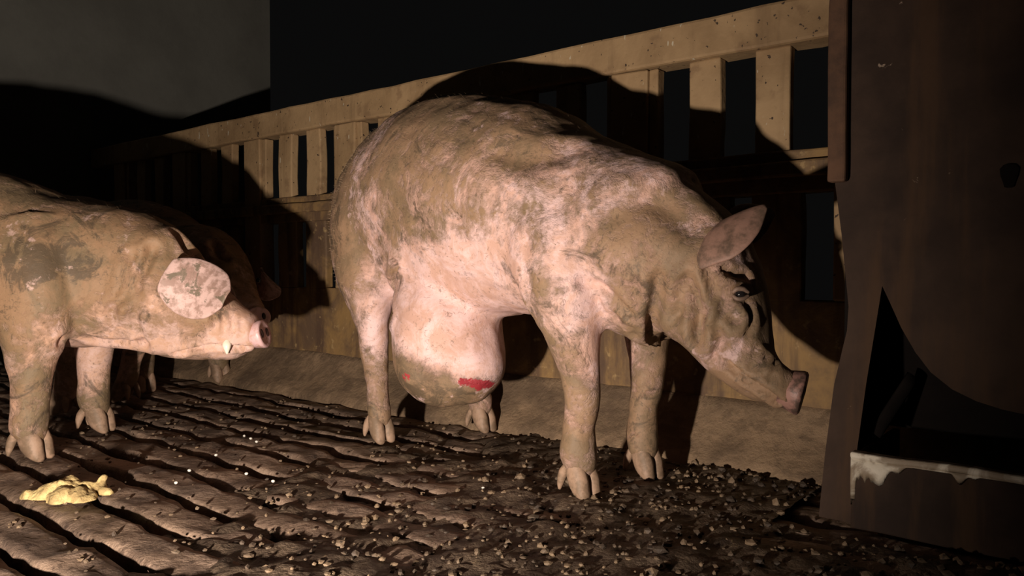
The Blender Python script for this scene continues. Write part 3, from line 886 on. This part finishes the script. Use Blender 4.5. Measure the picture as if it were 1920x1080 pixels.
tag(muck, 'dark trodden manure caked over the floor around the sow', 'manure', kind='stuff')
Hmap = Z.reshape(nx, ny); Kmap = keep.reshape(nx, ny)


def ground(u, s):
    i = (u - us[0]) / (us[-1] - us[0]) * (nx - 1); j = (s - ss[0]) / (ss[-1] - ss[0]) * (ny - 1)
    if 0 <= i < nx and 0 <= j < ny:
        return max(0.0, Hmap[int(i), int(j)])
    return 0.0


def lump(rg, r):
    bm = bmesh.new(); bmesh.ops.create_icosphere(bm, subdivisions=1, radius=1)
    V = np.array([v.co[:] for v in bm.verts]); Fc = [[v.index for v in f.verts] for f in bm.faces]; bm.free()
    V = V * (1 + rg.uniform(-.28, .28, (len(V), 1))) * np.array((rg.uniform(.7, 1.3), rg.uniform(.7, 1.3), rg.uniform(.5, .9))) * r
    return V, Fc


rg = np.random.default_rng(5)
V = []; Fc = []; n0 = 0
for i in range(3000):
    u = rg.uniform(-1.55, .2); s = rg.uniform(.65, 1.70)
    dens = np.clip((u + 1.35) / .5, .05, 1)
    if u > -.50 and s > 1.41: continue
    if rg.random() > dens: continue
    r = rg.choice((.0035, .005, .007, .010), p=(.42, .34, .18, .06))
    v, f = lump(rg, r)
    V.append(v + FW(u, s, ground(u, s) + r * .3)); Fc += [tuple(k + n0 for k in q) for q in f]; n0 += len(v)
for i in range(500):
    u = rg.uniform(-2.6, -1.2); s = rg.uniform(.5, 1.68)
    if abs(((s - GAPS) / PITCH_S) % 1 - .5) > .36: continue
    r = rg.choice((.003, .0045, .006), p=(.5, .35, .15))
    v, f = lump(rg, r)
    V.append(v + FW(u, s, r * .3 + .002)); Fc += [tuple(k + n0 for k in q) for q in f]; n0 += len(v)
crumbs = obj('manure_crumbs', mesh_from(np.vstack(V), Fc, smooth=False), M_CRUMB)
tag(crumbs, 'brown crumbs of dried manure scattered over the floor', 'crumbs', kind='stuff')

# single pale grains that stand out on the slats
gm = None
for (px, py) in ((458, 817), (470, 822), (405, 853), (481, 828), (462, 888), (906, 915), (512, 640 + 262), (330, 905), (355, 882)):
    r_ = _f + (px - 960.0) / F * _r + (540.0 - py) / F * _u
    q = CAM + r_ * ((.010 - CAM[2]) / r_[2])
    if gm is None:
        gm = ball((0, 0, 0), (.0042, .0036, .0032), seg=10)
        V_, N_ = get_vn(gm); V_ = V_ * (1 + .12 * vnoise(V_, 300, 3)[:, None]); gm.vertices.foreach_set('co', V_.ravel())
    o = obj('grain', gm, M_GRAIN); o.location = tuple(q); o.rotation_euler = (0, 0, random.uniform(0, 6))
    tag(o, 'tiny pale grain lying on the dirty slats', 'grain', 'pale grains on the slats')

# lump of yellow feed in the near left corner
q = P(125, 935, 1.60); fo2 = np.array((q[0], q[1], .0))
sh = []
for (dx, dy, dz, r) in ((0, 0, .008, .040), (.035, .01, .006, .030), (-.035, -.01, .006, .030), (.062, .02, .018, .014), (.066, .022, .032, .009), (.078, .01, .008, .016), (-.07, -.012, .003, .018), (.01, -.035, .004, .032), (.05, -.03, .003, .028)):
    sh.append(loft([row(fo2 + (dx - r, dy, dz), .002, .002, .002), row(fo2 + (dx - r * .7, dy, dz), r * .7, r * .6, r * .5), row(fo2 + (dx, dy, dz), r, r * .85, r * .7), row(fo2 + (dx + r * .7, dy, dz), r * .7, r * .6, r * .5), row(fo2 + (dx + r, dy, dz), .002, .002, .002)], n=3, seg=12))
me = fuse(sh, .0035, 2, .5)
V, N = get_vn(me); V += N * (vnoise(V, 45, 3, 3) * .007)[:, None]; V[:, 2] = np.maximum(V[:, 2], .004)
me.vertices.foreach_set('co', (V - fo2).ravel()); me.update()
o = obj('feed_lump', me, M_FEED); o.location = tuple(fo2)
tag(o, 'crumbly yellow lump of wet feed on the slats at lower left', 'feed')
